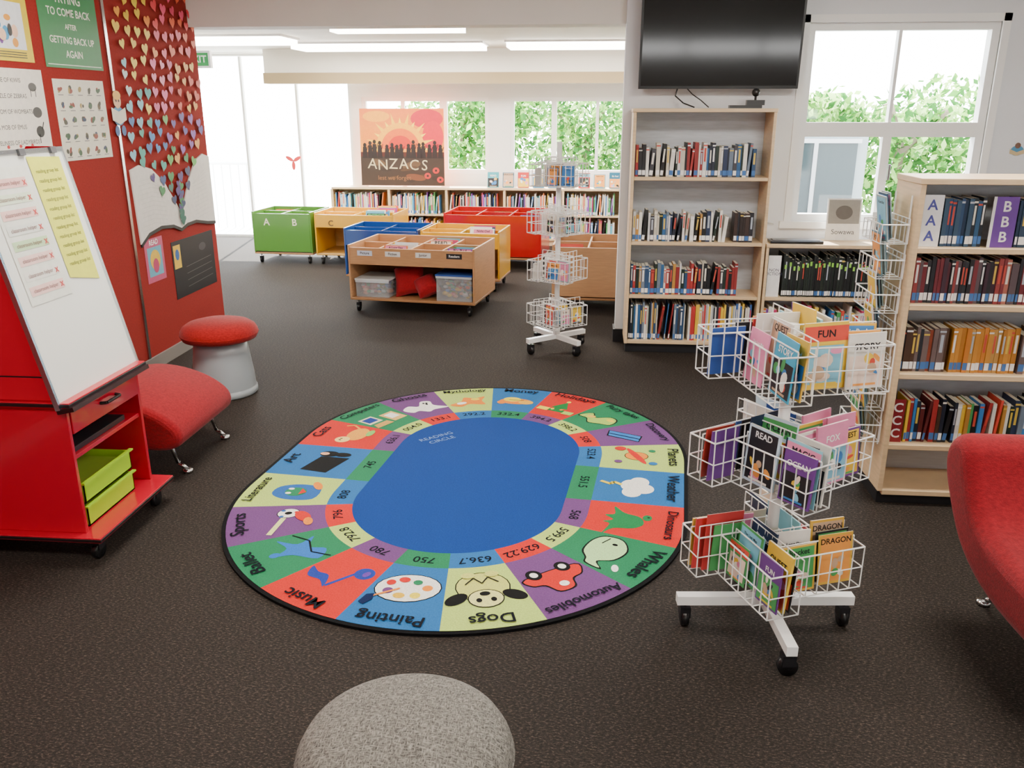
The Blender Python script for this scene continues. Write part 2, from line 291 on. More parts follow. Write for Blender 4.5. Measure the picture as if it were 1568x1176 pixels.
ICON={
0:[('e',0,-.02,.14,.095,K,10),('e',0,-.02,.135,.09,Wt,10),('e',-.08,-.03,.022,.02,O_,0),('e',-.045,.025,.022,.02,Y_,0),('e',.02,.035,.025,.018,'#e3b62e',0),('e',.075,.01,.022,.02,CP,0),('e',.08,-.045,.02,.018,CR,0),('e',.03,-.07,.024,.018,CR,0),('e',-.03,-.06,.02,.016,CG,0),('l',[(.03,-.01),(.13,.06)],.01,O_),('p',[(.12,.04),(.15,.05),(.165,.10),(.14,.115),(.115,.08)],'#12224a')],
1:[('e',0,-.03,.115,.10,K,0),('e',0,-.03,.11,.095,'#c9cc6a',0),('e',-.12,.04,.055,.03,K,-35),('e',.12,.04,.055,.03,K,35),('e',0,.05,.075,.06,K,0),('e',0,.05,.07,.055,'#d9d98a',0),('e',-.03,.06,.012,.014,K,0),('e',.03,.06,.012,.014,K,0),('e',0,.02,.022,.014,K,0),('l',[(-.07,-.05),(-.03,-.09),(0,-.05),(.03,-.09),(.07,-.05)],.006,K),('e',-.05,-.11,.03,.02,'#c9cc6a',0),('e',.05,-.11,.03,.02,'#c9cc6a',0)],
2:[('p',smooth([(-.13,-.04),(-.12,.03),(-.06,.05),(-.03,.10),(.05,.10),(.08,.04),(.13,.02),(.13,-.04)]),K),('p',smooth([(-.123,-.035),(-.113,.027),(-.055,.043),(-.025,.093),(.045,.093),(.073,.034),(.123,.015),(.123,-.035)]),CR),('e',-.07,-.045,.035,.035,K,0),('e',-.07,-.045,.018,.018,Wt,0),('e',.075,-.045,.035,.035,K,0),('e',.075,-.045,.018,.018,Wt,0),('e',.0,.06,.022,.018,Wt,0)],
3:[('p',smooth([(-.12,-.06),(-.13,.02),(-.05,.08),(.05,.07),(.10,.02),(.15,.06),(.14,-.02),(.10,-.04),(.05,-.08),(-.05,-.09)]),K),('p',smooth([(-.113,-.055),(-.123,.018),(-.048,.073),(.048,.063),(.10,.012),(.143,.048),(.133,-.016),(.096,-.034),(.045,-.073),(-.05,-.083)]),'#b4dd9a'),('e',-.07,.01,.01,.012,K,0),('l',[(-.11,-.03),(-.05,-.04)],.006,K),('e',.11,.10,.03,.014,Wt,30)],
4:[('p',smooth([(-.14,-.07),(-.08,-.02),(-.05,.05),(.02,.07),(.07,.03),(.09,-.05),(.15,-.09),(.05,-.07),(.03,-.10),(.0,-.06),(-.04,-.10),(-.06,-.06)]),'#1d7d46'),('e',-.05,.08,.03,.02,'#1d7d46',0),('e',-.055,.085,.006,.006,K,0)],
5:[('e',-.05,.03,.06,.045,Wt,0),('e',.03,.05,.06,.05,Wt,0),('e',.08,.0,.06,.045,Wt,0),('e',0,-.01,.07,.045,Wt,0),('l',[(.0,-.05),(-.03,-.09),(0,-.10),(-.03,-.15)],.02,Y_)],
6:[('e',.0,.0,.06,.06,K,0),('e',.0,.0,.056,.056,O_,0),('e',0,0,.12,.018,CR,25),('e',-.1,-.08,.03,.03,CR,0),('e',.1,.08,.022,.022,CB,0),('e',-.08,.08,.018,.018,CG,0),('e',.09,-.09,.02,.02,CP,0)],
7:[('p',[(-.11,-.06),(-.03,-.1),(.12,.03),(.04,.08)],K),('p',[(-.10,-.058),(-.03,-.09),(.11,.03),(.04,.07)],'#2f78c4'),('l',[(-.06,-.075),(.08,.05)],.01,K)],
8:[('p',smooth([(-.14,-.05),(-.10,.04),(-.03,.0),(.03,.07),(.10,.06),(.13,-.02),(.06,-.06),(0,-.09),(-.06,-.05)]),K),('p',smooth([(-.13,-.045),(-.10,.033),(-.03,-.008),(.03,.062),(.095,.053),(.122,-.018),(.06,-.053),(0,-.082),(-.06,-.043)]),'#a8c957'),('e',.07,.03,.03,.018,Y_,0),('e',-.06,-.01,.03,.02,'#e7c04a',20)],
9:[('p',[(-.08,-.08),(.08,-.08),(.03,-.02),(.06,-.02),(.0,.09),(-.06,-.02),(-.03,-.02)],'#1c7a3c'),('e',0,.1,.015,.015,Y_,0),('e',-.03,-.05,.012,.012,Y_,0),('e',.03,-.04,.012,.012,O_,0),('p',[(-.13,-.09),(-.05,-.09),(-.05,-.04),(-.13,-.04)],Y_),('p',[(.06,-.1),(.13,-.1),(.13,-.05),(.06,-.05)],'#a8c957')],
10:[('e',0,0,.11,.05,O_,0),('e',-.03,.03,.06,.04,Y_,0),('e',.07,-.01,.05,.035,'#e9b23c',0),('e',-.09,-.03,.03,.03,O_,0),('l',[(-.05,.02),(.05,.02)],.006,K)],
11:[('p',smooth([(-.13,-.05),(-.05,.0),(-.02,.07),(.05,.05),(.12,.07),(.09,0),(.1,-.07),(.0,-.05),(-.06,-.09)]),O_),('e',.05,.03,.03,.02,Y_,0),('e',-.05,-.03,.035,.02,Wt,20)],
12:[('p',smooth([(-.14,.0),(-.08,.05),(-.02,.02),(.03,.09),(.09,.07),(.08,.0),(.15,-.07),(.05,-.07),(0,-.09),(-.05,-.05),(-.10,-.06)]),Wt),('e',.055,.05,.008,.01,K,0),('e',.035,.055,.008,.01,K,0),('e',.045,.03,.008,.012,K,0)],
13:[('p',[(-.13,-.02),(-.02,-.02),(-.02,.08),(-.13,.08)],'#d8d3b0'),('p',[(-.115,0),(-.035,0),(-.035,.065),(-.115,.065)],'#233f8c'),('p',[(.02,-.08),(.13,-.08),(.13,.05),(.02,.05)],'#d8b36a'),('p',[(.04,-.04),(.11,-.04),(.11,.03),(.04,.03)],Wt),('p',[(-.14,-.09),(.0,-.09),(-.01,-.04),(-.12,-.04)],'#c9a052')],
14:[('e',.02,-.02,.10,.055,'#e9a23c',0),('e',-.08,.03,.045,.04,'#f0d080',0),('e',-.09,.04,.006,.008,K,0),('e',-.07,.04,.006,.008,K,0),('l',[(.1,0),(.15,.05),(.13,.09)],.014,'#e9a23c'),('e',.05,-.08,.05,.02,'#84c25a',0)],
15:[('p',[(-.15,-.05),(.06,-.10),(.06,.05),(-.13,.09)],K),('e',.1,.02,.04,.05,K,0),('e',.1,.045,.02,.024,'#e9b08c',0),('e',.1,-.05,.03,.045,K,0)],
16:[('p',smooth([(-.07,-.10),(.06,-.10),(.09,.0),(.05,.09),(-.04,.10),(-.09,.02)]),'#2d62a8'),('e',.0,.0,.05,.05,CG,0),('e',-.02,.03,.012,.014,Wt,0),('e',.03,.03,.012,.014,Wt,0),('p',[(-.03,-.02),(.04,-.02),(.0,-.05)],CR),('e',.08,-.08,.05,.02,O_,30)],
17:[('e',.07,-.02,.05,.05,K,0),('e',.07,-.02,.046,.046,Wt,0),('e',.07,-.02,.016,.016,K,0),('e',.04,.01,.01,.01,'#2d62a8',0),('e',.10,.0,.01,.01,'#2d62a8',0),('e',.07,-.055,.01,.01,CR,0),('l',[(-.14,.06),(.02,-.0)],.024,'#d9dd90'),('e',.02,-.08,.06,.03,CR,20),('e',-.04,-.10,.04,.02,O_,0)],
18:[('p',smooth([(-.12,-.04),(-.03,.03),(.0,.09),(.04,.03),(.13,.04),(.05,-.02),(.08,-.10),(.0,-.05),(-.06,-.10)]),'#2d6fc0'),('e',.01,.09,.02,.022,'#2d6fc0',0),('l',[(-.13,-.09),(-.05,-.04),(.05,-.07),(.14,-.03)],.008,K)],
19:[('e',-.08,-.06,.045,.04,'#2b3f98',20),('l',[(-.05,-.05),(.0,.08)],.014,'#2b3f98'),('p',smooth([(.0,.09),(.05,.06),(.12,.06),(.15,.0),(.10,.02),(.04,.02)]),'#2b3f98'),('e',-.09,-.06,.015,.02,'#6b3fa0',0)],
}
def rug():
    b=MB(); b.T=RUGT; zt=.012; step=PER/20
    nn=160; P=[rp(PER*i/nn,RO+.014) for i in range(nn)]
    b.prism(P,0,.011,'rug','#0c0c0e')
    c=[rp(PER*i/nn,RI) for i in range(nn)]; b.poly(c,zt,'rug','#133e88')
    for i in range(20):
        b.T=RUGT
        s0=(i-.5)*step; k=8
        for rr,r2,col in ((RB,RO-.004,cyc[i%5]),(RI,RB,inner[cyc[i%5]])):
            V=[];F=[]
            for j in range(k+1):
                s=s0+step*j/k
                for r in (rr,r2): x,y=rp(s,r); V.append((x,y,zt))
            for j in range(k): F.append((2*j,2*j+1,2*j+3,2*j+2))
            b.add(V,F,'rug',col)
        cc,n=stad(i*step)
        x0,y0=cc[0]+n[0]*.785,cc[1]+n[1]*.785
        b.T=RUGT@frame((x0,y0,zt),(n[1],-n[0],0),(n[0],n[1],0)); sc=.93
        for j,it in enumerate(ICON[i]):
            z=.0006+.0003*j
            if it[0]=='e': b.ell(it[1]*sc,(it[2])*sc*1.12,it[3]*sc,it[4]*sc*1.12,z,'rug',it[5],it[6])
            elif it[0]=='p': b.poly([(x*sc,y*sc*1.12) for x,y in it[1]],z,'rug',it[2])
            else: b.line([(x*sc,y*sc*1.12) for x,y in it[1]],it[2],z,'rug',it[3])
        b.text(names[i],.082 if len(names[i])<9 else .066,0,.19,.005,'rug','#10131c',.014)
        b.text(nums[i],.062,0,-.238,.001,'rug','#10131c',.012)
    b.T=RUGT@TR(-.30,.42,zt,48)
    b.text('READING',.05,0,.03,.001,'rug','#7f9fd8'); b.text('CIRCLE',.05,0,-.03,.001,'rug','#7f9fd8')
    b.build('oval_reading_rug')
rug()
# ---------------------------------------------------------------- books
PAL_MIX=['#1b2233','#22304f','#141418','#e8e6df','#8c2a2a','#2c4a6e','#c9c3b4','#3c3c44','#b8863c','#e0ddd5','#182a22','#6b7a8c','#101014','#2e5f8f','#a83232','#d8d8d8']
PAL_BLUE=['#1c3350','#24456b','#182638','#2b567c','#16202c','#32506a','#1f3a54']
PAL_RED=['#6e1f2a','#7b2c34','#55202c','#1d1d24','#923b3b','#3a2030','#b06a5a','#6c2430','#22282f','#5a4a50']
PAL_BRN=['#3a2a22','#1c1c20','#8a3c22','#4a3020','#b79070','#5f2020','#20252c','#6a5a58']
PAL_ORG=['#c0802c','#c88a34','#b07424','#c67a2a','#b88c48']
PAL_CLR=['#d94a3a','#3a7fc4','#e9c23c','#4aa05a','#e6e2da','#8a4ab0','#22304f','#e07a3a','#c93a6a','#f0efe9','#5ab0c9','#1a1a20']
def books(b,x0,x1,yf,z0,hmin,hmax,dep,pal,label=True,tmin=.012,tmax=.03,lean=.1):
    T0=b.T; x=x0
    while x<x1-.02:
        t=min(U(tmin,tmax),x1-x); h=U(hmin,hmax); d=dep*U(.85,1); col=random.choice(pal); y=yf+U(0,.012)
        ang=0
        if R_()<lean: ang=U(3,8)
        b.T=T0@Matrix.Translation((x,y,z0))@Matrix.Rotation(math.radians(ang),4,'Y')
        tt=t-.0012
        b.box(0,tt,0,d,0,h,'print',col)
        b.add([(.0015,.004,h+.0004),(tt-.0015,.004,h+.0004),(tt-.0015,d,h+.0004),(.0015,d,h+.0004)],[(0,1,2,3)],'print','#e9e3d0')
        c2=random.choice(['#e8e4d8','#d8b84a','#b0b8c4','#c94a3a','#f2f2f2']) 
        if tt>.013:
            b.add([(tt*.25,-.0006,h*.45),(tt*.75,-.0006,h*.45),(tt*.75,-.0006,h*.85),(tt*.25,-.0006,h*.85)],[(0,1,2,3)],'print',c2 if R_()<.55 else col)
            if R_()<.5: b.add([(0,-.0005,h*.9),(tt,-.0005,h*.9),(tt,-.0005,h*.94),(0,-.0005,h*.94)],[(0,1,2,3)],'print',c2)
        if label: b.add([(.001,-.0008,.012),(tt-.001,-.0008,.012),(tt-.001,-.0008,.045),(.001,-.0008,.045)],[(0,1,2,3)],'print','#f0f0f0' if R_()<.6 else '#3f6fb0')
        x+=t+(math.sin(math.radians(ang))*h if ang else 0)
    b.T=T0
WORDS=['STORY','READ','MAGIC','OCEAN','DRAGON','FUN','QUEST','FOX','MOON','STARS','The Lost Map','Early Reader','Night Owl','Stamps','Big Red','Two Cats','A Long Day','Rocket']
CVL=['#e6e2da','#c9dff0','#e9c23c','#f0a84a']
def cover(b,w,h,t,col):
    b.box(-w/2,w/2,0,h,-t,0,'print',col)
    b.box(-w/2+.002,w/2-.001,.002,h+.0005,-t+.002,-.002,'print','#ece6d4')
    c=lambda: random.choice(['#f4f1e6','#e9c23c','#d94a3a','#3a7fc4','#1d1d22','#7fc0d9','#e58ab0','#4aa05a','#f0a04a','#c9a88a','#f0d8c8'])
    k=random.randint(0,3); a=c(); tx='#16161c' if a not in('#1d1d22','#3a7fc4') else '#f4f4f4'
    wd=random.choice(WORDS); ts=min(w*.22,w*1.25/len(wd))
    if k==0:
        b.rect(-w*.5,h*.72,w*.5,h*.95,.0006,'print',a); b.text(wd,ts,0,h*.83,.0012,'print',tx,.02)
        b.rect(-w*.42,h*.08,w*.42,h*.66,.0006,'print',c())
    elif k==1:
        b.rect(-w*.46,h*.04,w*.46,h*.6,.0006,'print',c()); b.text(wd,ts,0,h*.76,.0012,'print','#f4f4f0' if col not in CVL else '#1d1d22',.02)
    else:
        b.rect(-w*.44,h*.05,w*.44,h*.96,.0006,'print',a); b.text(wd,ts,0,h*.86,.0012,'print',tx,.02)
    for i in range(7):
        b.ell(U(-.3,.3)*w,h*U(.15,.58),w*U(.06,.17),h*U(.03,.12),.0008+.0001*i,'print',c(),U(0,180),10)
    b.rect(-w*.3,h*.06,w*.3,h*.1,.0016,'print',c())
CV=['#3a9fc4','#c93a3a','#e9c23c','#6a3a8a','#22304f','#e6e2da','#f0a84a','#4aa05a','#1a1a20','#8fd0e0','#e58ab0','#c9dff0','#b0362c','#274f9a','#d8c8b0','#e0b040']
# ---------------------------------------------------------------- bookcases
def bookcase(name,x0,x1,yf,yb,ztop,shelves,col=WOOD,plinth=.07):
    b=MB(); t=.022
    b.box(x0,x0+t,yf,yb,plinth,ztop,'wood',col); b.box(x1-t,x1,yf,yb,plinth,ztop,'wood',col)
    b.box(x0+.01,x1-.01,yf+.03,yb,0,plinth,'paint','#17171b')
    b.box(x0-.004,x1+.004,yf-.004,yb,ztop,ztop+.025,'wood',col); b.box(x0+t,x1-t,yb-.012,yb,plinth,ztop,'wood','#c2c7ce')
    for z in shelves: b.box(x0+t,x1-t,yf+.004,yb-.012,z-.024,z,'wood',col)
    return b.build(name,.002,1)
bookcase('tall_bookcase',.30,1.27,6.19,6.49,1.72,[.095,.44,.83,1.285])
b=MB()
books(b,.33,1.17,6.23,1.285,.19,.235,.15,PAL_MIX,lean=.05)
books(b,.33,.99,6.23,.83,.18,.225,.15,PAL_MIX); books(b,1.05,1.20,6.23,.83,.19,.215,.15,['#2a1f1c','#3a2a24','#22222a'],lean=0)
books(b,.33,1.10,6.23,.44,.18,.235,.15,PAL_MIX)
books(b,.33,.76,6.23,.095,.25,.29,.2,PAL_MIX+['#c9c3b4'],tmin=.008,tmax=.018); books(b,.77,1.24,6.23,.095,.24,.29,.2,['#c43a3a','#e6e2da','#3a5f9f','#e9c23c','#aab0b4','#222630'],tmin=.008,tmax=.018)
b.build('shelf_books')
b=MB(); x0,x1=1.28,2.52
b.box(x0,x0+.02,6.19,6.49,.07,.80,'wood',WOOD); b.box(x1-.02,x1,6.19,6.49,.07,.80,'wood',WOOD); b.box(x0,x1,6.185,6.49,.80,.825,'wood',WOOD)
b.box(x0+.01,x1-.01,6.22,6.49,0,.07,'paint','#17171b'); b.box(x0+.02,x1-.02,6.478,6.49,.07,.8,'wood','#c2c7ce')
for z in (.095,.44): b.box(x0+.02,x1-.02,6.195,6.478,z-.024,z,'wood',WOOD)
b.build('low_bookcase',.002,1)
b=MB(); books(b,1.42,2.2,6.23,.44,.25,.31,.2,['#15181a','#1c2420','#202a24','#101214'],tmin=.01,tmax=.02,lean=.0)
for i in range(26):
    x=1.43+.03*i+U(-.004,.004); z=.44+U(.22,.26); b.add([(x,6.229,z-.03),(x+.014,6.229,z-.03),(x+.014,6.229,z),(x,6.229,z)],[(0,1,2,3)],'print','#8fd04a')
books(b,1.31,2.2,6.23,.095,.2,.28,.2,PAL_CLR)
b.build('shelf_books')
b=MB(); b.T=WB(6.225); b.box(1.31,1.40,.44,.74,-.003,.0,'print','#f2f2f2'); b.text('NON\nFICTION',.03,1.355,.62,.001,'print','#222244'); b.build('shelf_sign')
RX0,RX1=1.365,2.33
bookcase('school_bookcase',RX0,RX1,3.70,3.99,1.45,[.075,.30,.635,.945,1.19])
b=MB()
books(b,1.49,1.665,3.745,1.19,.19,.205,.14,PAL_BLUE,lean=0,tmax=.02); books(b,1.79,2.28,3.745,1.19,.19,.205,.14,PAL_BLUE,lean=0)
books(b,1.39,2.28,3.745,.945,.175,.2,.14,PAL_RED,lean=0,tmax=.022)
books(b,1.39,1.60,3.745,.635,.18,.205,.14,PAL_BRN,lean=.0); books(b,1.61,1.90,3.745,.635,.195,.205,.14,PAL_ORG,lean=0,tmin=.015,tmax=.022); books(b,1.9,2.28,3.745,.635,.17,.2,.14,PAL_BRN)
books(b,1.46,2.28,3.745,.30,.17,.21,.14,PAL_MIX+PAL_BRN+PAL_CLR[:4],lean=.12,tmax=.024)
b.build('shelf_books')
for (x,z,h,bg,fg,ch,n) in ((1.395,1.19,.215,'#eef0f4','#4a4fa0','A',.085),(1.69,1.19,.21,'#6a3f9a','#f2f2f4','B',.09),(1.39,.30,.205,'#8a1f28','#f4eeee','C',.06)):
    b=MB(); b.T=WB(3.74); b.box(x,x+n,z,z+h,-.002,0,'print',bg)
    if ch=='B': b.box(x-.012,x,z,z+h,-.002,0,'print','#f2f2f4')
    for k in range(3): b.text(ch,.06,x+n/2,z+h*(.2+.3*k),.001,'print',fg,.02)
    b.build('shelf_letter_sign')
# ---------------------------------------------------------------- wire things
def basket(b,w,d,h,nx=6,nz=3,r=.0028,col='#f4f4f2',div=False):
    for k in range(nz):
        z=h*k/(nz-1); b.tube([(0,0,z),(w,0,z),(w,-d,z),(0,-d,z),(0,0,z)],r*(1.4 if k==nz-1 else 1),'wire',col,5,False)
    for i in range(nx+1):
        x=w*i/nx
        b.tube([(x,0,h*1.3),(x,0,0),(x,-d,0),(x,-d,h)],r,'wire',col,5,False)
    b.tube([(0,0,h*1.3),(w,0,h*1.3)],r,'wire',col,5,False)
    for x in (0,w): b.tube([(x,-d/2,0),(x,-d/2,h)],r,'wire',col,5,False)
    if div:
        b.tube([(0,-d/2,0),(w,-d/2,0)],r,'wire',col,5,False); b.tube([(0,-d/2,h*1.1),(w,-d/2,h*1.1)],r*1.2,'wire',col,5,False)
        for x in (0,w/2,w): b.tube([(x,-d/2,0),(x,-d/2,h*1.1)],r,'wire',col,5,False)
def castor(b,x,y,r=.03,ztop=.1):
    b.tube([(x-.012,y,r),(x+.012,y,r)],r,'plastic','#141416',16); b.box(x-.018,x+.018,y-.022,y+.022,r+.005,min(ztop,2*r+.012),'plastic','#1c1c1f')
    b.tube([(x,y,r),(x,y,ztop)],.007,'metal','#9a9a9a',8)
def spinner(name,loc,rot,tiers,w,d,off,h,height,legr,wr,nb,nx=6,nz=3,pal=None):
    e=bpy.data.objects.new(name,None); bpy.context.scene.collection.objects.link(e)
    b=MB(); base=TR(loc[0],loc[1],0,rot[0])
    for k in range(4):
        b.T=base@Matrix.Rotation(math.pi/2*k,4,'Z'); b.box(.0,legr,-.018,.018,.088,.122,'wire','#f4f4f2'); castor(b,legr-.03,0,.033,.09)
    b.T=base; b.tube([(0,0,.09),(0,0,height)],.019,'wire','#f4f4f2',16); b.tube([(0,0,.12),(0,0,.17)],.026,'wire','#f4f4f2',16)
    b.build('stand',parent=e)
    b=MB(); c=MB()
    for ti,(z,ro) in enumerate(tiers):
        for k in range(4):
            Tk=TR(loc[0],loc[1],z,rot[1]+ro+90*k); b.T=Tk@TR(-off,-off,0); basket(b,w,d,h,nx,nz,wr,div=True)
            b.T=Tk; b.tube([(0,0,h*.9),(0,-off,h*.9)],wr*1.3,'wire','#f4f4f2',5); b.tube([(0,0,.0),(0,-off,.0)],wr*1.3,'wire','#f4f4f2',5)
            n=random.randint(*nb)
            for j in range(n):
                bw=U(.11,.145)*w/.3; bh=bw*U(1.22,1.42)
                side=j%2
                x=-off+bw/2+.008+(side*(w-bw-.016) if R_()<.8 else R_()*(w-bw-.02)); y=-off-.014-(d-.03)*(j+.3)/n
                c.T=Tk@frame((x,y,.006),(1,U(-.03,.03),U(-.04,.04)),(0,U(.05,.12),1)); cover(c,bw,bh*(1+.14*(n-j)/n),U(.003,.009),random.choice(pal or CV))
    b.build('wire_baskets',parent=e); c.build('display_books',parent=e)
    return e
spinner('wire_book_spinner',(.66,2.68),(5,22),[(.205,0),(.575,14),(.915,-8)],.30,.115,.05,.15,1.10,.31,.0023,(5,7),7,3)
spinner('wire_book_spinner',(-.208,6.24),(40,35),[(.20,0),(.54,20),(.88,5),(1.22,28)],.22,.10,.045,.15,1.52,.27,.0026,(0,3),5,3,['#c9dff0','#e6e2da','#3a7fc4','#d8c8b0','#6a5a4a','#1a1a20','#8fb0b8','#c93a3a'])
b=MB(); c=MB()
for k in range(7):
    z=.30+.15*k
    T=Matrix(((0,1,0,RX0-.012),(-1,0,0,3.985),(0,0,1,z),(0,0,0,1)))
    b.T=T; basket(b,.25,.11,.08,5,2,.0024)
    for j in range(3):
        c.T=T@frame((.07+.055*j+U(-.01,.01),-.025-.028*j,.005),(1,0,0),(0,-.16,1)); cover(c,U(.11,.13),U(.17,.2),.005,random.choice(['#c9d6dd','#9fb4b8','#e6e2da','#6f8f9a','#33506a','#c9b48a','#8fa09a']))
b.T=Matrix.Identity(4)
for y in (3.76,3.96): b.tube([(RX0-.008,y,.28),(RX0-.008,y,1.40)],.004,'wire','#eeeeee',6)
r1=b.build('wall_display_rack'); c.build('display_books',parent=r1)
# ---------------------------------------------------------------- stools and seats
def stool(name,x,y,cush,cm,base):
    b=MB()
    b.lathe([(0,0),(.195,0),(.205,.01),(.203,.04),(.196,.045),(.196,.05),(.19,.13),(.172,.27),(.160,.36),(.1,.365)],x,y,'plastic',base)
    b.lathe([(.10,.355),(.19,.355),(.225,.365),(.238,.39),(.236,.415),(.222,.44),(.19,.462),(.13,.478),(.06,.486),(0,.488)],x,y,cm,cush,56)
    b.lathe([(.2375,.392),(.241,.397),(.2372,.402)],x,y,cm,cush,56)
    return b.build(name)
stool('mushroom_stool',-2.30,5.03,'#9c1a1a','redfab','#9aa1a5')
stool('mushroom_stool',-.366,1.50,'#999999','weave','#a9b0b4')
def leg(b,x,y,z,dx=0,dy=0):
    b.tube([(x-dx,y-dy,z),(x-dx*.5,y-dy*.5,.05),(x,y,.018)],.011,'metal','#c9c9c9',10); b.tube([(x,y,0),(x,y,.018)],.024,'metal','#d0d0d0',14)
def seat1():
    P=smooth([(-2.66,.36),(-2.50,.385),(-2.33,.42),(-2.17,.405),(-2.03,.355),(-1.935,.28),(-1.93,.20),(-2.01,.16),(-2.16,.165),(-2.32,.20),(-2.5,.20),(-2.68,.25)],4)
    b=MB(); b.T=frame((0,4.29,0),(1,0,0),(0,0,1)); b.prism(P,0,.64,'redfab','#8e131d',True)
    o=b.build('low_lounge_seat',.035,4,55)
    l=MB()
    for y in (3.78,4.24):
        for x,dx in ((-1.97,.09),(-2.5,-.05)): leg(l,x,y,.20,dx)
    l.build('chrome_legs',parent=o)
seat1()
def seat2():
    P=smooth([(2.90,.46),(2.95,.56),(2.93,.64),(2.86,.68),(2.78,.655),(2.72,.56),(2.62,.46),(2.45,.43),(2.25,.43),(2.10,.40),(2.06,.33),(2.12,.27),(2.3,.245),(2.55,.25),(2.75,.32)],4)
    b=MB(); b.T=frame((2.02,0,0),(0,1,0),(0,0,1)); b.prism(P,-.725,0,'redfab','#84101b',True)
    o=b.build('lounge_chair',.06,6,55)
    l=MB()
    for x,y,dy in ((1.50,2.88,.10),(1.9,2.88,.10),(1.50,2.25,-.03),(1.9,2.25,-.03)): leg(l,x,y,.28,0,dy)
    l.build('chrome_legs',parent=o)
seat2()
# ---------------------------------------------------------------- easel cart
def cart():
    e=bpy.data.objects.new('whiteboard_easel_cart',None); bpy.context.scene.collection.objects.link(e)
    RD='#bc0f2c'; DK='#1a0c10'
    b=MB(); x0,x1,y0,y1=-2.76,-1.97,2.90,3.44
    b.box(x0-.04,x1+.08,y0-.04,y1+.04,.10,.122,'gloss',RD); b.box(x0-.042,x1+.082,y0-.042,y1+.042,.103,.117,'paint',DK)
    b.box(x0,x1,y0,y0+.018,.122,.66,'gloss',RD); b.box(x0,x1,y1-.018,y1,.122,.66,'gloss',RD); b.box(x0,x0+.018,y0+.018,y1-.018,.122,.66,'gloss',RD)
    b.box(x0-.01,x1+.03,y0-.02,y1+.02,.66,.682,'gloss',RD); b.box(x0-.012,x1+.034,y0-.023,y1+.023,.664,.678,'paint',DK)
    b.box(x1-.4,x1-.004,y0+.02,y1-.02,.545,.652,'gloss','#a80d26'); b.box(x1-.006,x1+.004,y0+.022,y1-.022,.54,.655,'gloss','#b00e28')
    b.box(x1-.42,x1-.01,y0+.018,y1-.018,.43,.448,'gloss',RD); b.box(x1-.42,x1-.41,y0+.018,y1-.018,.122,.66,'gloss','#8c0a20')
    b.tube([(x1+.004,3.12,.60),(x1+.03,3.13,.60),(x1+.03,3.23,.60),(x1+.004,3.24,.60)],.007,'plastic','#1a1a1c',8)
    b.box(x1-.3,x1-.03,y0+.06,y1-.1,.448,.47,'plastic','#222226')
    for x in (x0+.05,x1+.02):
        for y in (y0+.03,y1-.03): castor(b,x,y,.036,.1)
    b.build('cabinet',.002,1,parent=e)
    b=MB()
    for y in (y0+.0,y1-.018):
        b.T=frame((0,y+.018,0),(1,0,0),(0,0,1))
        b.prism([(x0,.684),(x1-.03,.684),(-2.20,1.60),(-2.30,1.60),(x0,.95)],0,.018,'gloss',RD)
        b.box(x0,x1-.06,.775,.781,-.0,.0186,'paint',DK)
    b.build('frame_sides',parent=e)
    b=MB(); T=frame((-1.975,2.875,.67),(0,1,0),(-.20,0,.92)); b.T=T; w,h=.58,.935
    b.box(0,w,0,h,-.012,0,'gloss','#eef0ea')
    for a in ((0,w,-.012,.0),(0,w,h,h+.014)): b.box(a[0],a[1],a[2],a[3],-.014,.006,'metal','#cfd6dc')
    b.box(-.012,0,-.012,h+.014,-.014,.006,'metal','#b4d4ea'); b.box(w,w+.012,-.012,h+.014,-.014,.006,'metal','#cfd6dc')
    b.box(0,w,-.03,-.012,-.02,.05,'plastic','#2a1014')
    for x in (.07,.30,.5): b.box(x,x+.035,h-.01,h+.015,-.016,.012,'plastic','#5c5c60')
    b.build('whiteboard',parent=e)
    b=MB(); b.T=T@TR(0,0,.002)
    b.rect(.06,.38,.32,.89,.000,'print','#e4e6dc')
    for i,(c) in enumerate(['#e7b8b0','#d8e4c8','#e9c0b8','#dde0d8','#bcd8a8','#e9c4bc','#e4e2da','#ecc4bc']):
        z=.83-.057*i; b.rect(.08,z-.018,.29,z+.018,.001,'print',c); b.text('classroom helper',.022,.175,z,.002,'print','#7a4a4a'); b.text('x',.04,.275,z,.002,'print','#c03a3a',.02)
    b.poly([(.34,.44),(.53,.40),(.55,.91),(.34,.92)],.001,'print','#dcdf50')
    for i in range(11): b.text('reading group list',.021,.44,.86-.037*i,.002,'print','#55602a')
    b.build('whiteboard_papers',parent=e)
    b=MB()
    for z,o in ((.123,0),(.225,.01)):
        xx0,xx1,yy0,yy1=x1-.36,x1-.02,y0+.06,y1-.12; c='#a8d820'
        b.box(xx0,xx1,yy0,yy1,z,z+.006,'plastic',c); b.box(xx0,xx1,yy0,yy0+.005,z,z+.085,'plastic',c); b.box(xx0,xx1,yy1-.005,yy1,z,z+.085,'plastic',c)
        b.box(xx1-.005,xx1,yy0,yy1,z,z+.085,'plastic',c); b.box(xx0,xx0+.005,yy0,yy1,z,z+.085,'plastic',c); b.box(xx1-.005,xx1+.012,yy0-.01,yy1+.01,z+.083,z+.09,'plastic',c)
        b.box(xx0+.02,xx1-.02,yy0+.02,yy1-.02,z+.006,z+.06,'print','#8aa83a')
    b.build('storage_tray',parent=e)
cart()
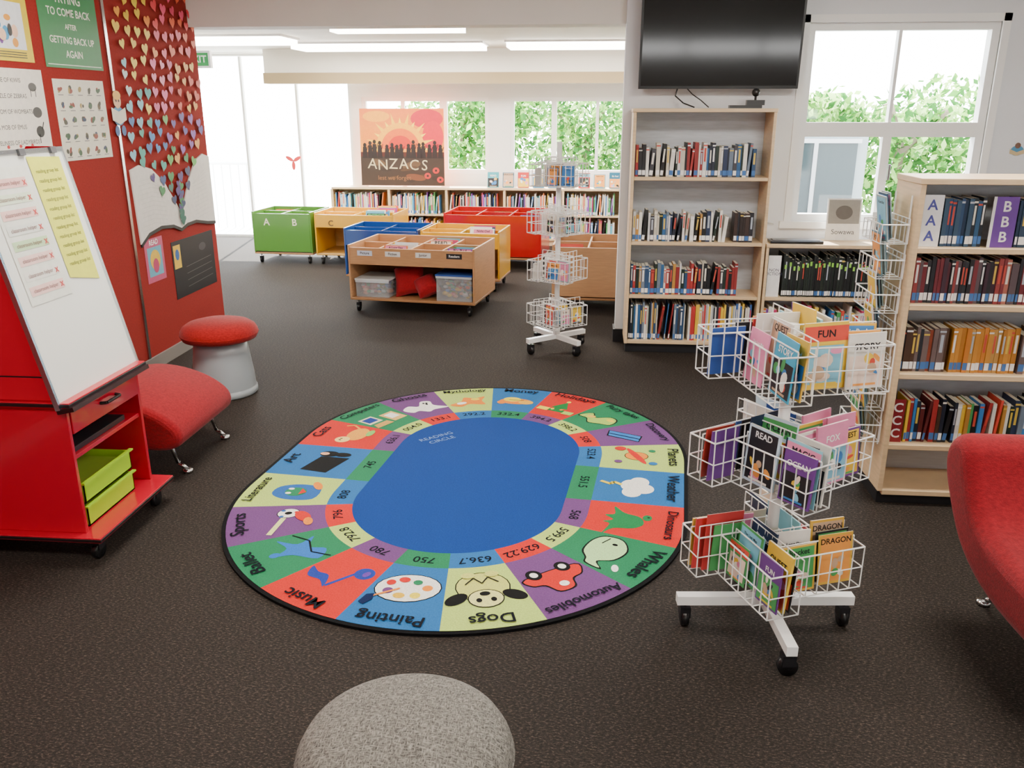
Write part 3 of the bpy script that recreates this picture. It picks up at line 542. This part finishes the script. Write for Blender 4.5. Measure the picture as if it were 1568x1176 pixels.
# ---------------------------------------------------------------- posters on left wall
def poster(y0,y1,z0,z1,bg,fn,name):
    b=MB(); b.T=WL@TR(0,0,.002); b.box(y0,y1,z0,z1,-.001,.001,'print',bg); b.T=WL@TR(0,0,.0035); fn(b,y0,y1,z0,z1); b.build(name)
def p_story(b,a,c,d,e):
    b.rect(a+.02,e-.16,c-.02,e-.02,0,'print','#f4f2ea'); b.text('story',.15,(a+c)/2+.02,e-.09,.001,'print','#16161c',.02)
    b.rect(a+.02,d+.06,c-.05,e-.18,0,'print','#e9eef2')
    for i in range(24): b.ell(U(a+.08,c-.1),U(d+.09,e-.22),U(.015,.03),U(.015,.04),.001+.0002*i,'print',random.choice(['#4a9fd0','#3a3a3a','#d94a3a','#7a4a9a','#6ab04a','#e9a03a','#f0c8a8']))
    for i in range(3): b.line([(a+.05,d+.045-.012*i),(c-.06,d+.045-.012*i)],.004,.001,'print','#4a4a4a')
poster(4.10,4.66,1.98,2.45,'#e0c818',p_story,'story_poster')
def p_green(b,a,c,d,e):
    for i,(t,s) in enumerate([('GO AHEAD',.05),('TRYING',.075),('TO COME BACK',.058),('AFTER',.04),('GETTING BACK UP',.052),('AGAIN',.055)]):
        b.text(t,s,(a+c)/2,e-.06-.074*i,0,'print','#f0f4e8',.015)
    b.rect(a+.02,d+.015,c-.02,d+.02,0,'print','#e0f0e0')
poster(4.76,5.34,1.965,2.47,'#33854e',p_green,'green_poster')
def p_names(b,a,c,d,e):
    for i,t in enumerate(['A TRIBE OF KIWIS','A DAZZLE OF ZEBRAS','A WISDOM OF WOMBATS','A MOB OF EMUS','A LOVELINESS OF LADYBIRDS']):
        b.text(t,.032,a+.26,e-.06-.078*i,0,'print','#3a3a3a')
    b.ell(c-.1,e-.09,.035,.022,0,'print','#555555'); b.line([(c-.12,e-.1),(c-.12,e-.14)],.006,0,'print','#555555'); b.line([(c-.08,e-.1),(c-.08,e-.14)],.006,0,'print','#555555')
    b.ell(c-.09,e-.22,.04,.028,0,'print','#444444'); b.ell(c-.09,d+.09,.035,.03,0,'print','#222222'); b.line([(c-.1,d+.08),(c-.1,d+.03)],.006,0,'print','#222222'); b.line([(c-.07,d+.1),(c-.05,d+.14)],.008,0,'print','#222222')
    for i in range(4): b.ell(a+.1+.1*i,d+.02,.012,.009,0,'print','#c03030')
poster(4.12,4.70,1.535,1.945,'#ece8dc',p_names,'animal_names_poster')
def p_icons(b,a,c,d,e):
    for i in range(5):
        for j in range(5):
            x=a+.06+(c-a-.1)*i/4.3; z=d+.05+(e-d-.08)*j/4.3
            for m in range(3): b.ell(x+U(-.015,.015),z+U(-.01,.01),U(.010,.022),U(.008,.016),.0002*m,'print',random.choice(['#3a3a2a','#6a5a3a','#8a3a2a','#3a5a3a','#2a3a5a','#a08a4a']),U(0,90))
            b.line([(x-.025,z-.03),(x+.025,z-.03)],.004,.001,'print','#777777')
poster(4.79,5.31,1.455,1.905,'#e6e4d2',p_icons,'picture_chart_poster')
def p_small(b,a,c,d,e):
    b.rect(a+.03,d+.04,c-.03,e-.06,0,'print','#6ab0c9'); b.ell((a+c)/2,(d+e)/2,.07,.07,.001,'print','#e9c23c'); b.ell((a+c)/2,(d+e)/2-.04,.04,.05,.002,'print','#c03a6a'); b.text('READ',.05,(a+c)/2,e-.03,.001,'print','#ffffff',.02)
poster(5.54,5.80,.59,.89,'#c9527a',p_small,'pink_poster')
def p_black(b,a,c,d,e):
    b.rect(a+.02,d+.22,a+.13,e-.03,0,'print','#e9c23c'); b.ell(a+.075,e-.1,.03,.04,.001,'print','#3a6ab0')
    for i in range(4): b.line([(a+.2,d+.06+.05*i),(c-.06,d+.08+.05*i)],.004,0,'print','#666666')
    b.ell(c-.2,e-.1,.06,.03,0,'print','#44444a')
poster(5.92,6.62,.40,.82,'#17181c',p_black,'black_poster')
b=MB(); b.T=WL@TR(0,0,.012)
top=[(5.48,1.36),(5.60,1.385),(5.76,1.35),(5.92,1.25),(6.05,1.10),(6.12,1.02),(6.19,1.08),(6.31,1.24),(6.45,1.37),(6.58,1.41),(6.69,1.385)]
bot=[(6.69,.88),(6.55,.895),(6.35,.93),(6.2,.925),(6.1,.90),(5.98,.94),(5.8,.955),(5.62,.93),(5.5,.87)]
b.prism(top+bot,-.01,0,'print','#e6e4de')
b.prism([(x,z+.003) for x,z in bot]+[(x,z-.02) for x,z in reversed(bot)],-.008,.002,'print','#1a1a1a')
for i in range(12):
    b.line([(5.56,1.28-.03*i),(5.72,1.29-.03*i),(5.9,min(1.2,1.26-.03*i))],.003,.001,'print','#d4d4cf')
    b.line([(6.35,min(1.2,1.27-.03*i)),(6.6,1.3-.03*i)],.003,.001,'print','#d4d4cf')
b.build('paper_book_display')
def heart(b,x,z,s,rot,col,lay):
    P=[]
    for i in range(16):
        t=2*math.pi*i/16; px=16*math.sin(t)**3; pz=13*math.cos(t)-5*math.cos(2*t)-2*math.cos(3*t)-math.cos(4*t)
        c,q_=math.cos(rot),math.sin(rot); px*=s/17; pz*=s/17; P.append((x+px*c-pz*q_,z+px*q_+pz*c))
    b.poly(P,lay,'print',col)
b=MB(); b.T=WL@TR(0,0,.016)
nh=0
for r in range(17):
    z=2.60-.094*r
    half_l=5.52 if z>1.45 else 5.52+(1.45-z)*1.25; half_r=6.66 if z>1.55 else 6.66-(1.55-z)*.95
    y=half_l+U(0,.07)
    while y<half_r:
        u=(y-5.5)/1.16; v=(2.6-z)/1.5
        if v<.33: pal=['#e9d21c','#e8c21c','#f0a020'] if u<.28-.1*v else (['#f06a20','#f08a20','#e8c21c'] if u<.46 else ['#e03a6a','#e83040','#f04a7a','#e85a2a'])
        elif v<.6: pal=['#7fc8d8','#c8dcdc','#f2d43c','#2fa0a0'] if u<.3 else (['#f060a0','#d84a8a','#b04ac0','#f488b0'] if u<.6 else ['#e07a2a','#e8a03a','#d84a3a','#f0c040'])
        elif v<.85: pal=['#2a80c8','#7fc0d8','#3aa898','#2a6ab0'] if u<.45 else ['#5a3a9a','#e8a03a','#5ab04a','#2f8a4a','#8a4ab0']
        else: pal=['#234a8a','#4a2f7a','#1f6a5a','#2f8a4a','#2a3a6a']
        heart(b,y,z+U(-.025,.025),U(.036,.05),U(-.5,.5),random.choice(pal),.0003*(nh%7)); nh+=1
        y+=U(.10,.15)
for i in range(16): heart(b,6.12+U(-.06,.06)*(1-i/20),1.22-.018*i,.036,U(-.5,.5),random.choice(['#234a8a','#4a2f7a','#1f6a5a','#2f8a4a','#2a3a6a']),.003+.0002*i)
b.build('paper_hearts')
def figure(T,name):
    b=MB(); b.T=T
    b.ell(0,0,.055,.045,0,'print','#3a8fc4'); b.ell(0,.07,.035,.035,.001,'print','#e9b890'); b.ell(0,.095,.036,.022,.002,'print','#e9b23c'); b.poly([(-.065,-.02),(0,-.04),(.065,-.02),(.065,.04),(0,.02),(-.065,.04)],.003,'print','#e9e4d0')
    b.ell(-.03,-.07,.02,.025,.001,'print','#2a5a9a'); b.ell(.03,-.07,.02,.025,.001,'print','#2a5a9a'); b.ell(-.012,.07,.005,.006,.003,'print',K); b.ell(.012,.07,.005,.006,.003,'print',K); b.build(name)
figure(WL@TR(5.43,1.70,.012)@Matrix.Scale(1.3,4),'reading_child_cutout')
b=MB(); b.T=WB(6.518)@TR(3.02,1.46,0); b.ell(0,0,.045,.035,.001,'print','#4a8ab0'); b.poly([(-.05,-.02),(0,-.035),(.05,-.02),(.05,.01),(0,-.01),(-.05,.01)],.002,'print','#c9b48a'); b.ell(0,.035,.02,.02,.002,'print','#7a5a4a'); b.build('reading_child_cutout')
# ---------------------------------------------------------------- TV etc
b=MB(); T=frame((.335,6.40,1.875),(1,0,0),(0,-.06,1)); b.T=T
b.box(0,1.10,0,.64,-.05,0,'plastic','#0c0c0e'); b.rect(.015,.02,1.085,.625,.001,'screen','#050506')
b.T=Matrix.Identity(4); b.box(.7,1.1,6.43,6.52,2.0,2.4,'metal','#222222'); b.build('wall_mounted_tv')
b=MB()
b.tube([(.62,6.46,1.90),(.60,6.45,1.83),(.66,6.44,1.78),(.74,6.45,1.752)],.005,'plastic','#151515',6); b.tube([(.66,6.46,1.90),(.72,6.45,1.84),(.78,6.44,1.80),(.84,6.45,1.752)],.004,'plastic','#151515',6)
b.tube([(1.18,6.505,1.74),(1.285,6.505,1.6),(1.30,6.505,1.3),(1.285,6.505,1.05),(1.30,6.505,.95),(1.38,6.505,.93)],.004,'plastic','#cccccc',6); b.build('power_cable')
b=MB(); b.box(.96,1.18,6.28,6.34,1.746,1.766,'plastic','#151515'); b.box(1.08,1.2,6.3,6.36,1.766,1.80,'plastic','#1c1c1c'); b.tube([(1.14,6.33,1.80),(1.14,6.33,1.84)],.008,'plastic','#151515',8); b.sphere((1.14,6.33,1.85),(.028,.028,.028),'plastic','#1a1a1a'); b.build('video_camera')
b=MB(); b.box(1.31,1.68,6.22,6.34,.826,.845,'plastic','#1a1b1f'); b.box(1.33,1.66,6.235,6.325,.845,.85,'plastic','#2c2d33'); b.build('keyboard',.004)
b=MB(); b.T=frame((1.74,6.42,.826),(1,0,0),(0,.1,1)); b.box(0,.24,.0,.30,-.01,0,'print','#e8e6e0'); b.box(.01,.23,.12,.29,0,.002,'print','#8f8b84'); b.ell(.12,.2,.06,.05,.003,'print','#5f5a55'); b.text('Sowawa',.05,.12,.06,.002,'print','#5a5a5a'); b.build('photo_card')
b=MB(); b.T=frame((2.05,6.38,.826),(1,-.1,0),(0,.1,1)); b.box(0,.17,.0,.21,-.01,0,'print','#d8dce0'); b.rect(.02,.03,.15,.18,.001,'print','#b0a89a'); b.build('photo_card')
# ---------------------------------------------------------------- browser trolleys
def browser(name,T,w,d,h,style,col,ndiv=3,labels=None,rows=2,pal=PAL_CLR,full=False,lower='#a87a50',fill=.88,bhr=(.13,.19)):
    e=bpy.data.objects.new(name,None); bpy.context.scene.collection.objects.link(e)
    b=MB(); b.T=T; m='wood' if style=='wood' else 'gloss'; t=.018; zb=.11; ub=h-.17 if not full else .14
    b.box(0,w,0,d,zb-.0,zb+.02,'wood',lower)
    b.box(0,t,0,d,zb+.02,h,m,col); b.box(w-t,w,0,d,zb+.02,h,m,col)
    b.box(t,w-t,0,t,ub,h-.02,m,col); b.box(t,w-t,d-t,d,ub,h,m,col); b.box(t,w-t,t,d-t,ub,ub+.015,'wood',lower)
    if not full: b.box(t,w-t,d-t-.002,d-t+.01,zb+.02,ub,'wood' ,lower)
    for i in range(1,ndiv): x=w*i/ndiv; b.box(x-.008,x+.008,t,d-t,ub,h-.02,m,col)
    for r in range(1,rows): y=d*r/rows; b.box(t,w-t,y-.008,y+.008,ub,h-.02,m,col)
    for x in (.06,w-.06):
        for y in (.05,d-.05): castor(b,x,y,.034,zb)
    b.build('trolley',.003,1,parent=e)
    if labels:
        b=MB(); b.T=T@frame((0,-.001,0),(1,0,0),(0,0,1))
        for (x,s,bg,fg,sz) in labels:
            if bg: b.rect(x-.07,h-.09,x+.07,h-.045,.001,'print',bg)
            b.text(s,sz,x,h-.067 if bg else h-.12,.002,'print',fg,.02)
        b.build('labels',parent=e)
    c=MB()
    for r in range(rows):
        for i in range(ndiv):
            if R_()>fill: continue
            n=random.randint(5,9); xa=w*(i+.5)/ndiv; y=d*r/rows+.05
            for j in range(n):
                c.T=T@frame((xa+U(-.02,.02),y+(d/rows-.09)*j/n,ub+.02),(1,0,0),(0,.3,1)); bw=min(w/ndiv-.07,.22); bh=U(*bhr) if not full else U(.3,.44)
                if j==0: cover(c,bw,bh,.006,random.choice(pal))
                else: c.box(-bw/2,bw/2,0,bh,-.006,0,'print',random.choice(pal))
    c.build('picture_books',parent=e)
    return e
TW=TR(-2.10,7.34,0,-8)
browser('wooden_book_trolley',TW,1.16,.72,.60,'wood',BEECH,4,[(.16,'Picture',"#d8e0ee",'#222222',.03),(.42,'Fiction',"#f0eee8",'#222222',.03),(.70,'Junior',"#f0eee8",'#222222',.03),(.98,'Readers',"#26262a",'#eeeeee',.03)],2,fill=.5,bhr=(.10,.155))
browser('wooden_book_trolley',TR(-.30,7.50,0,-3),.95,.75,.60,'wood',BEECH,3,None,2,full=True,fill=.6)
browser('green_book_trolley',TR(-3.90,9.72,0,-4),.72,.62,.60,'c','#558a38',2,[(.18,'A',None,'#e8e8c8',.11),(.52,'B',None,'#e8e8c8',.11)],2,full=True,fill=.5)
browser('yellow_book_trolley',TR(-3.14,9.67,0,-4),.95,.62,.60,'c','#e0a818',2,[(.2,'C',None,'#6a4a1a',.09),(.7,'D',None,'#6a4a1a',.09)],2,lower='#c89a50')
browser('blue_book_trolley',TR(-2.44,8.42,0,-6),.78,.55,.60,'c','#1a468e',2,None,2,fill=.5)
browser('yellow_book_trolley',TR(-1.64,8.34,0,-6),.80,.55,.60,'c','#e0a818',2,None,2,fill=.6)
browser('red_book_trolley',TR(-1.62,9.62,0,-5),1.12,.70,.62,'c','#b81418',3,None,2,full=True)
def clearbin(T,w,d,h,name,lid):
    b=MB(); b.T=T; c='#dfe6ea'
    b.box(0,w,0,.003,0,h,'clear',c); b.box(0,w,d-.003,d,0,h,'clear',c); b.box(0,.003,.003,d-.003,0,h,'clear',c); b.box(w-.003,w,.003,d-.003,0,h,'clear',c); b.box(0,w,0,d,0,.003,'clear',c)
    b.box(-.008,w+.008,-.008,d+.008,h,h+.014,'clear' if lid is None else 'plastic',lid or c)
    b.box(-.004,w+.004,-.005,.0,h-.02,h,'plastic','#cfd6da')
    for i in range(70):
        s=U(.014,.028); x=U(.04,w-.04); y=U(.035,d-.05); z=.006+s+(h-.07)*R_()**1.5; b.sphere((x,y,z),(s*1.3,s*.8,s*.8),'plastic',random.choice(['#e9c23c','#d94a3a','#e6e2da','#3a7fc4','#e8a080','#4aa05a','#f0f0e8','#c9d8e0']),8,6)
    b.build(name)
clearbin(TW@TR(.04,.05,.131),.31,.35,.15,'storage_bin','#e0e4e4'); clearbin(TW@TR(.80,.04,.131),.32,.38,.22,'storage_bin','#3a5fb0')
def cushion(T,name,s=.15):
    b=MB(); b.T=T; n=16; V=[];F=[]
    for side in (1,-1):
        o=len(V)
        for i in range(n+1):
            for j in range(n+1):
                u=-1+2*i/n; v=-1+2*j/n; k=(1-u**4)*(1-v**4)
                e=1-.10*(1-abs(u))*abs(v)**3; f=1-.10*(1-abs(v))*abs(u)**3
                V.append((u*s*f,v*s*e,side*.07*max(0,k)**.6))
        for i in range(n):
            for j in range(n):
                a=o+i*(n+1)+j; F.append((a,a+1,a+n+2,a+n+1) if side<0 else (a,a+n+1,a+n+2,a+1))
    b.add(V,F,'redfab','#a01822',True); b.build(name)
cushion(TW@TR(.50,.19,.272)@Matrix.Rotation(math.radians(62),4,'X')@Matrix.Rotation(math.radians(12),4,'Z'),'red_cushion',.14)
cushion(TW@TR(.68,.13,.238)@Matrix.Rotation(math.radians(38),4,'X')@Matrix.Rotation(math.radians(35),4,'Z'),'red_cushion',.105)
# ---------------------------------------------------------------- far low shelf
b=MB(); x0,n,bw=-3.40,5,.77; yf,yb=11.3,11.62
b.box(x0,x0+n*bw,yf-.005,yb,.72,.745,'wood',WOOD); b.box(x0,x0+n*bw,yf+.02,yb,0,.07,'wood',WOOD); b.box(x0,x0+n*bw,yb-.01,yb,.07,.72,'wood','#cdb58c')
for i in range(n+1): b.box(x0+i*bw-.015,x0+i*bw+.015,yf,yb-.01,.07,.72,'wood',WOOD)
for z in (.09,.40): b.box(x0,x0+n*bw,yf+.003,yb-.01,z-.02,z,'wood',WOOD)
b.build('low_window_bookshelf')
b=MB()
for i in range(n):
    books(b,x0+i*bw+.03,x0+i*bw+bw-.08,yf+.03,.40,.22,.285,.2,PAL_CLR+['#e6e2da']*3,tmin=.008,tmax=.02,lean=.15); books(b,x0+i*bw+.03,x0+i*bw+bw-.08,yf+.03,.09,.2,.28,.2,PAL_CLR)
b.build('shelf_books')
b=MB()
for i in range(9):
    b.T=frame((-1.25+.2*i,11.42,.747),(1,0,0),(0,.2,1)); cover(b,.15,U(.17,.21),.012,random.choice(['#3a8fc4','#3aa0b0','#c9302c','#2a5aa0','#1a6a8a']))
b.build('display_books')
# hand-painted sunrise banner
random.seed(5)
b=MB(); b.T=frame((-3.02,11.44,.76),(1,0,0),(0,.05,1)); w,h=1.12,.98
b.box(0,w,0,h,-.01,0,'print','#e06a10')
for i in range(12):
    t=i/11
    b.rect(0,h*(.34+.055*i),w,h*(.34+.055*(i+1)),.001,'print',(.80,.30-.13*t,.004+.01*t))
b.ell(w*.80,h*.87,.215,.12,.0014,'print','#c8102c'); b.ell(w*.87,h*.64,.14,.2,.0015,'print','#d0182c'); b.ell(w*.2,h*.9,.18,.07,.0014,'print','#f0a010'); b.ell(w*.12,h*.6,.11,.14,.0014,'print','#e88008')
cx,cy=w*.48,h*.48
for i in range(13):
    a=math.pi*i/12; r=.47 if i%2 else .40
    b.poly([(cx+.28*math.cos(a-.11),cy+.28*math.sin(a-.11)),(cx+r*math.cos(a),cy+r*math.sin(a)),(cx+.28*math.cos(a+.11),cy+.28*math.sin(a+.11))],.002+.0001*i,'print','#f0b808' if i%2 else '#f8d020')
b.ell(cx,cy,.33,.33,.004,'print','#f0a808',a0=0,a1=180); b.ell(cx,cy,.26,.26,.0045,'print','#e06008',a0=0,a1=180); b.ell(cx,cy,.17,.17,.0048,'print','#c82808',a0=0,a1=180)
b.rect(0,0,w,h*.38,.005,'print','#33231a'); b.rect(0,h*.38,w,h*.44,.0052,'print','#4a1408')
for i in range(9): b.ell(U(.06,w-.06),U(.05,h*.34),U(.06,.14),U(.02,.05),.0052+.0001*i,'print',random.choice(['#5a4028','#2a1c16','#48301c','#6a3a20']),U(-20,20))
for i in range(15):
    x=.06+i*(w-.12)/14+U(-.015,.015); hh=U(.12,.19); b.ell(x,h*.40+hh*.9,.022,.026,.0064,'print','#180808'); b.poly([(x-.034,h*.36),(x+.034,h*.36),(x+.024,h*.40+hh*.75),(x-.024,h*.40+hh*.75)],.0062,'print','#180808')
    b.line([(x+.01,h*.42),(x+.045,h*.42+hh*.7)],.008,.0063,'print','#180808')
for k,ch in enumerate('ANZACS'): b.text(ch,.19,w*(.14+.125*k),h*(.27+U(-.012,.012)),.0066,'print','#c8b890',.0,rot=U(-6,6))
b.text('lest we forget',.08,w*.40,h*.10,.0066,'print','#8a5a30',.0)
for x,y in ((.80,.13),(.90,.20),(.95,.08)): b.ell(w*x,h*y,.045,.04,.0068,'print','#b82018'); b.ell(w*x,h*y,.015,.015,.007,'print','#1a1a1a')
b.build('sunrise_banner')
b=MB(); b.T=WB(8.6); b.box(-4.1,-3.72,2.12,2.28,-.05,0,'plastic','#eeeeee'); b.rect(-4.08,2.14,-3.74,2.26,.001,'print','#0f9040'); b.text('EXIT',.09,-3.85,2.2,.0015,'print','#f4fff4',.02); b.T=Matrix.Identity(4); b.tube([(-3.91,8.62,2.28),(-3.91,8.62,2.45)],.01,'metal','#cccccc',8); b.build('exit_sign')
b=MB(); b.T=WB(11.76)@TR(-4.05,1.05,0)
for i in range(3): b.ell(.06*math.cos(.5+2.1*i),.06*math.sin(.5+2.1*i),.06,.025,.001+.0003*i,'print','#e03a3a',rot=30+120*i)
b.build('window_sticker')
# ---------------------------------------------------------------- ceiling lamps
def lamp(name,x0,x1,y0,y1,z,power=0,dz=.07):
    b=MB(); b.box(x0,x1,y0,y1,z-.02,z,'paint','#f2f2f2'); b.box(x0+.02,x1-.02,y0+.02,y1-.02,z-dz,z-.02,'lamp','#fff8ec'); o=b.build(name)
    if power:
        l=bpy.data.lights.new(name+'_light','AREA'); l.shape='RECTANGLE'; l.size=x1-x0; l.size_y=y1-y0; l.energy=power; l.color=(1,.93,.83)
        lo=bpy.data.objects.new('lamp_light',l); lo.location=((x0+x1)/2,(y0+y1)/2,z-dz-.01); bpy.context.scene.collection.objects.link(lo); lo.parent=o
for (x,y) in ((-1.6,.6),(1.6,.6)): lamp('ceiling_light',x-.6,x+.6,y-.3,y+.3,2.95,38)  # both near rows are unseen fixtures, added to light this room
for (x,y) in ((-1.6,3.6),(1.6,3.6)): lamp('ceiling_light',x-.6,x+.6,y-.3,y+.3,2.95,60)
lamp('ceiling_light',-4.3,-3.1,8.9,9.5,2.45,45); lamp('ceiling_light',-3.4,-1.2,10.0,10.6,2.45,50); lamp('ceiling_light',-.95,.75,9.9,10.5,2.45,50); lamp('ceiling_light',-2.3,-1.1,7.8,8.1,2.45,35)  # the last panel is added to brighten the back room
# ---------------------------------------------------------------- exterior
b=MB(); b.box(-30,30,11.9,60,-.3,-.12,'conc','#e4e0d8'); b.box(1.1,30,6.68,11.9,-.3,-.12,'conc','#b8b8a8'); b.build('ground_outside')
b=MB()
for i in range(12): b.tube([(-7+.14*i,13.6,-.12),(-7+.14*i,13.6,.9)],.01,'paint','#dddddd',6)
b.tube([(-7,13.6,.9),(-5.4,13.6,.9)],.025,'paint','#eeeeee',8); b.build('handrail')
b=MB(); b.box(1.75,2.72,8.9,9.3,-.12,1.52,'wallp','#8a9494'); b.box(1.85,2.62,8.88,8.9,.5,1.42,'screen','#2e3a3c'); b.box(1.82,2.65,8.86,8.89,1.42,1.46,'paint','#b8b8b8'); b.box(2.2,2.24,8.86,8.89,.5,1.42,'paint','#a8a8a8'); b.build('neighbour_building')
def foliage(name,clusters,n,seed,trunks):
    random.seed(seed); b=MB()
    for (cx,cy,cz,rx,ry,rz) in clusters:
        for i in range(n):
            while True:
                p=Vector((U(-1,1),U(-1,1),U(-1,1)))
                if p.length<1: break
            p=Vector((cx+p.x*rx,cy+p.y*ry,cz+p.z*rz)); s=U(.04,.09)
            a=Vector((U(-1,1),U(-1,1),U(-1,1))).normalized(); c=a.cross(Vector((U(-1,1),U(-1,1),U(-1,1)))).normalized()
            g=random.choice(['#5f9038','#80ac50','#3a7030','#98c064','#2c5c26','#b0d07c','#4a8034'])
            b.add([tuple(p-a*s),tuple(p+c*s*.45),tuple(p+a*s),tuple(p-c*s*.45)],[(0,1,2,3)],'leaf',g)
    for t in trunks: b.tube(t,.06,'bark','#7a6a58',8)
    return b.build(name)
foliage('garden_tree',[(-2.6,14.8,1.1,.9,.7,.9),(-1.9,14.5,1.0,.8,.7,1.0),(-1.5,14.9,1.7,.8,.7,.5)],1400,1,[[(-2.2,14.8,-.1),(-2.1,14.8,1.5),(-1.7,14.9,2.3)]])
foliage('garden_tree',[(-.6,14.6,1.2,.8,.7,1.0),(.2,14.5,1.5,.9,.7,.75),(.9,14.8,1.1,.9,.7,1.2),(.3,14.8,.3,1.3,.7,.7)],1500,2,[[(-.2,14.7,-.1),(0,14.7,1.4),(.5,14.7,2.2)],[(-.1,14.7,1.0),(-.6,14.7,1.9)]])
foliage('garden_tree',[(2.75,10.9,1.5,.55,.5,.40),(3.7,10.9,1.25,.8,.6,.55),(4.5,10.9,1.1,.8,.6,.95),(3.3,10.7,.5,1.0,.5,.6),(4.3,10.8,.4,1.0,.5,.6)],1300,3,[[(3.7,10.9,-.1),(3.7,10.9,1.3),(3.5,10.9,1.8)],[(3.7,10.9,1.2),(4.2,10.9,1.7)]])
foliage('garden_tree',[(3.4,13.2,1.6,.9,.6,.45),(5.0,13.2,1.7,.9,.6,.5),(6.2,13.2,1.6,.8,.6,1.0)],550,4,[[(5.0,13.2,-.1),(5.0,13.2,1.7)]])
# ---------------------------------------------------------------- sun, sky, camera
s=bpy.data.lights.new('sun','SUN'); s.energy=36; s.angle=.01; s.color=(1,.95,.86)
so=bpy.data.objects.new('sun',s); so.rotation_euler=Vector((.12,-.74,-.76)).to_track_quat('-Z','Y').to_euler(); bpy.context.scene.collection.objects.link(so)
w=bpy.data.worlds.new('sky'); bpy.context.scene.world=w; w.use_nodes=True
nt=w.node_tree; bg=nt.nodes['Background']; bg.inputs[1].default_value=22
tc=nt.nodes.new('ShaderNodeTexCoord'); sx=nt.nodes.new('ShaderNodeSeparateXYZ'); cr=nt.nodes.new('ShaderNodeValToRGB')
nt.links.new(tc.outputs['Generated'],sx.inputs[0]); nt.links.new(sx.outputs['Z'],cr.inputs[0]); nt.links.new(cr.outputs[0],bg.inputs[0])
cr.color_ramp.elements[0].color=(1,.99,.97,1); cr.color_ramp.elements[1].color=(.62,.80,1,1)
cd=bpy.data.cameras.new('camera'); cd.sensor_width=36; cd.lens=29.85; cd.clip_start=.05
co=bpy.data.objects.new('camera',cd); co.location=(0,0,1.75); co.rotation_euler=(math.radians(90-18.03),0,math.radians(5)); bpy.context.scene.collection.objects.link(co)
bpy.context.scene.camera=co
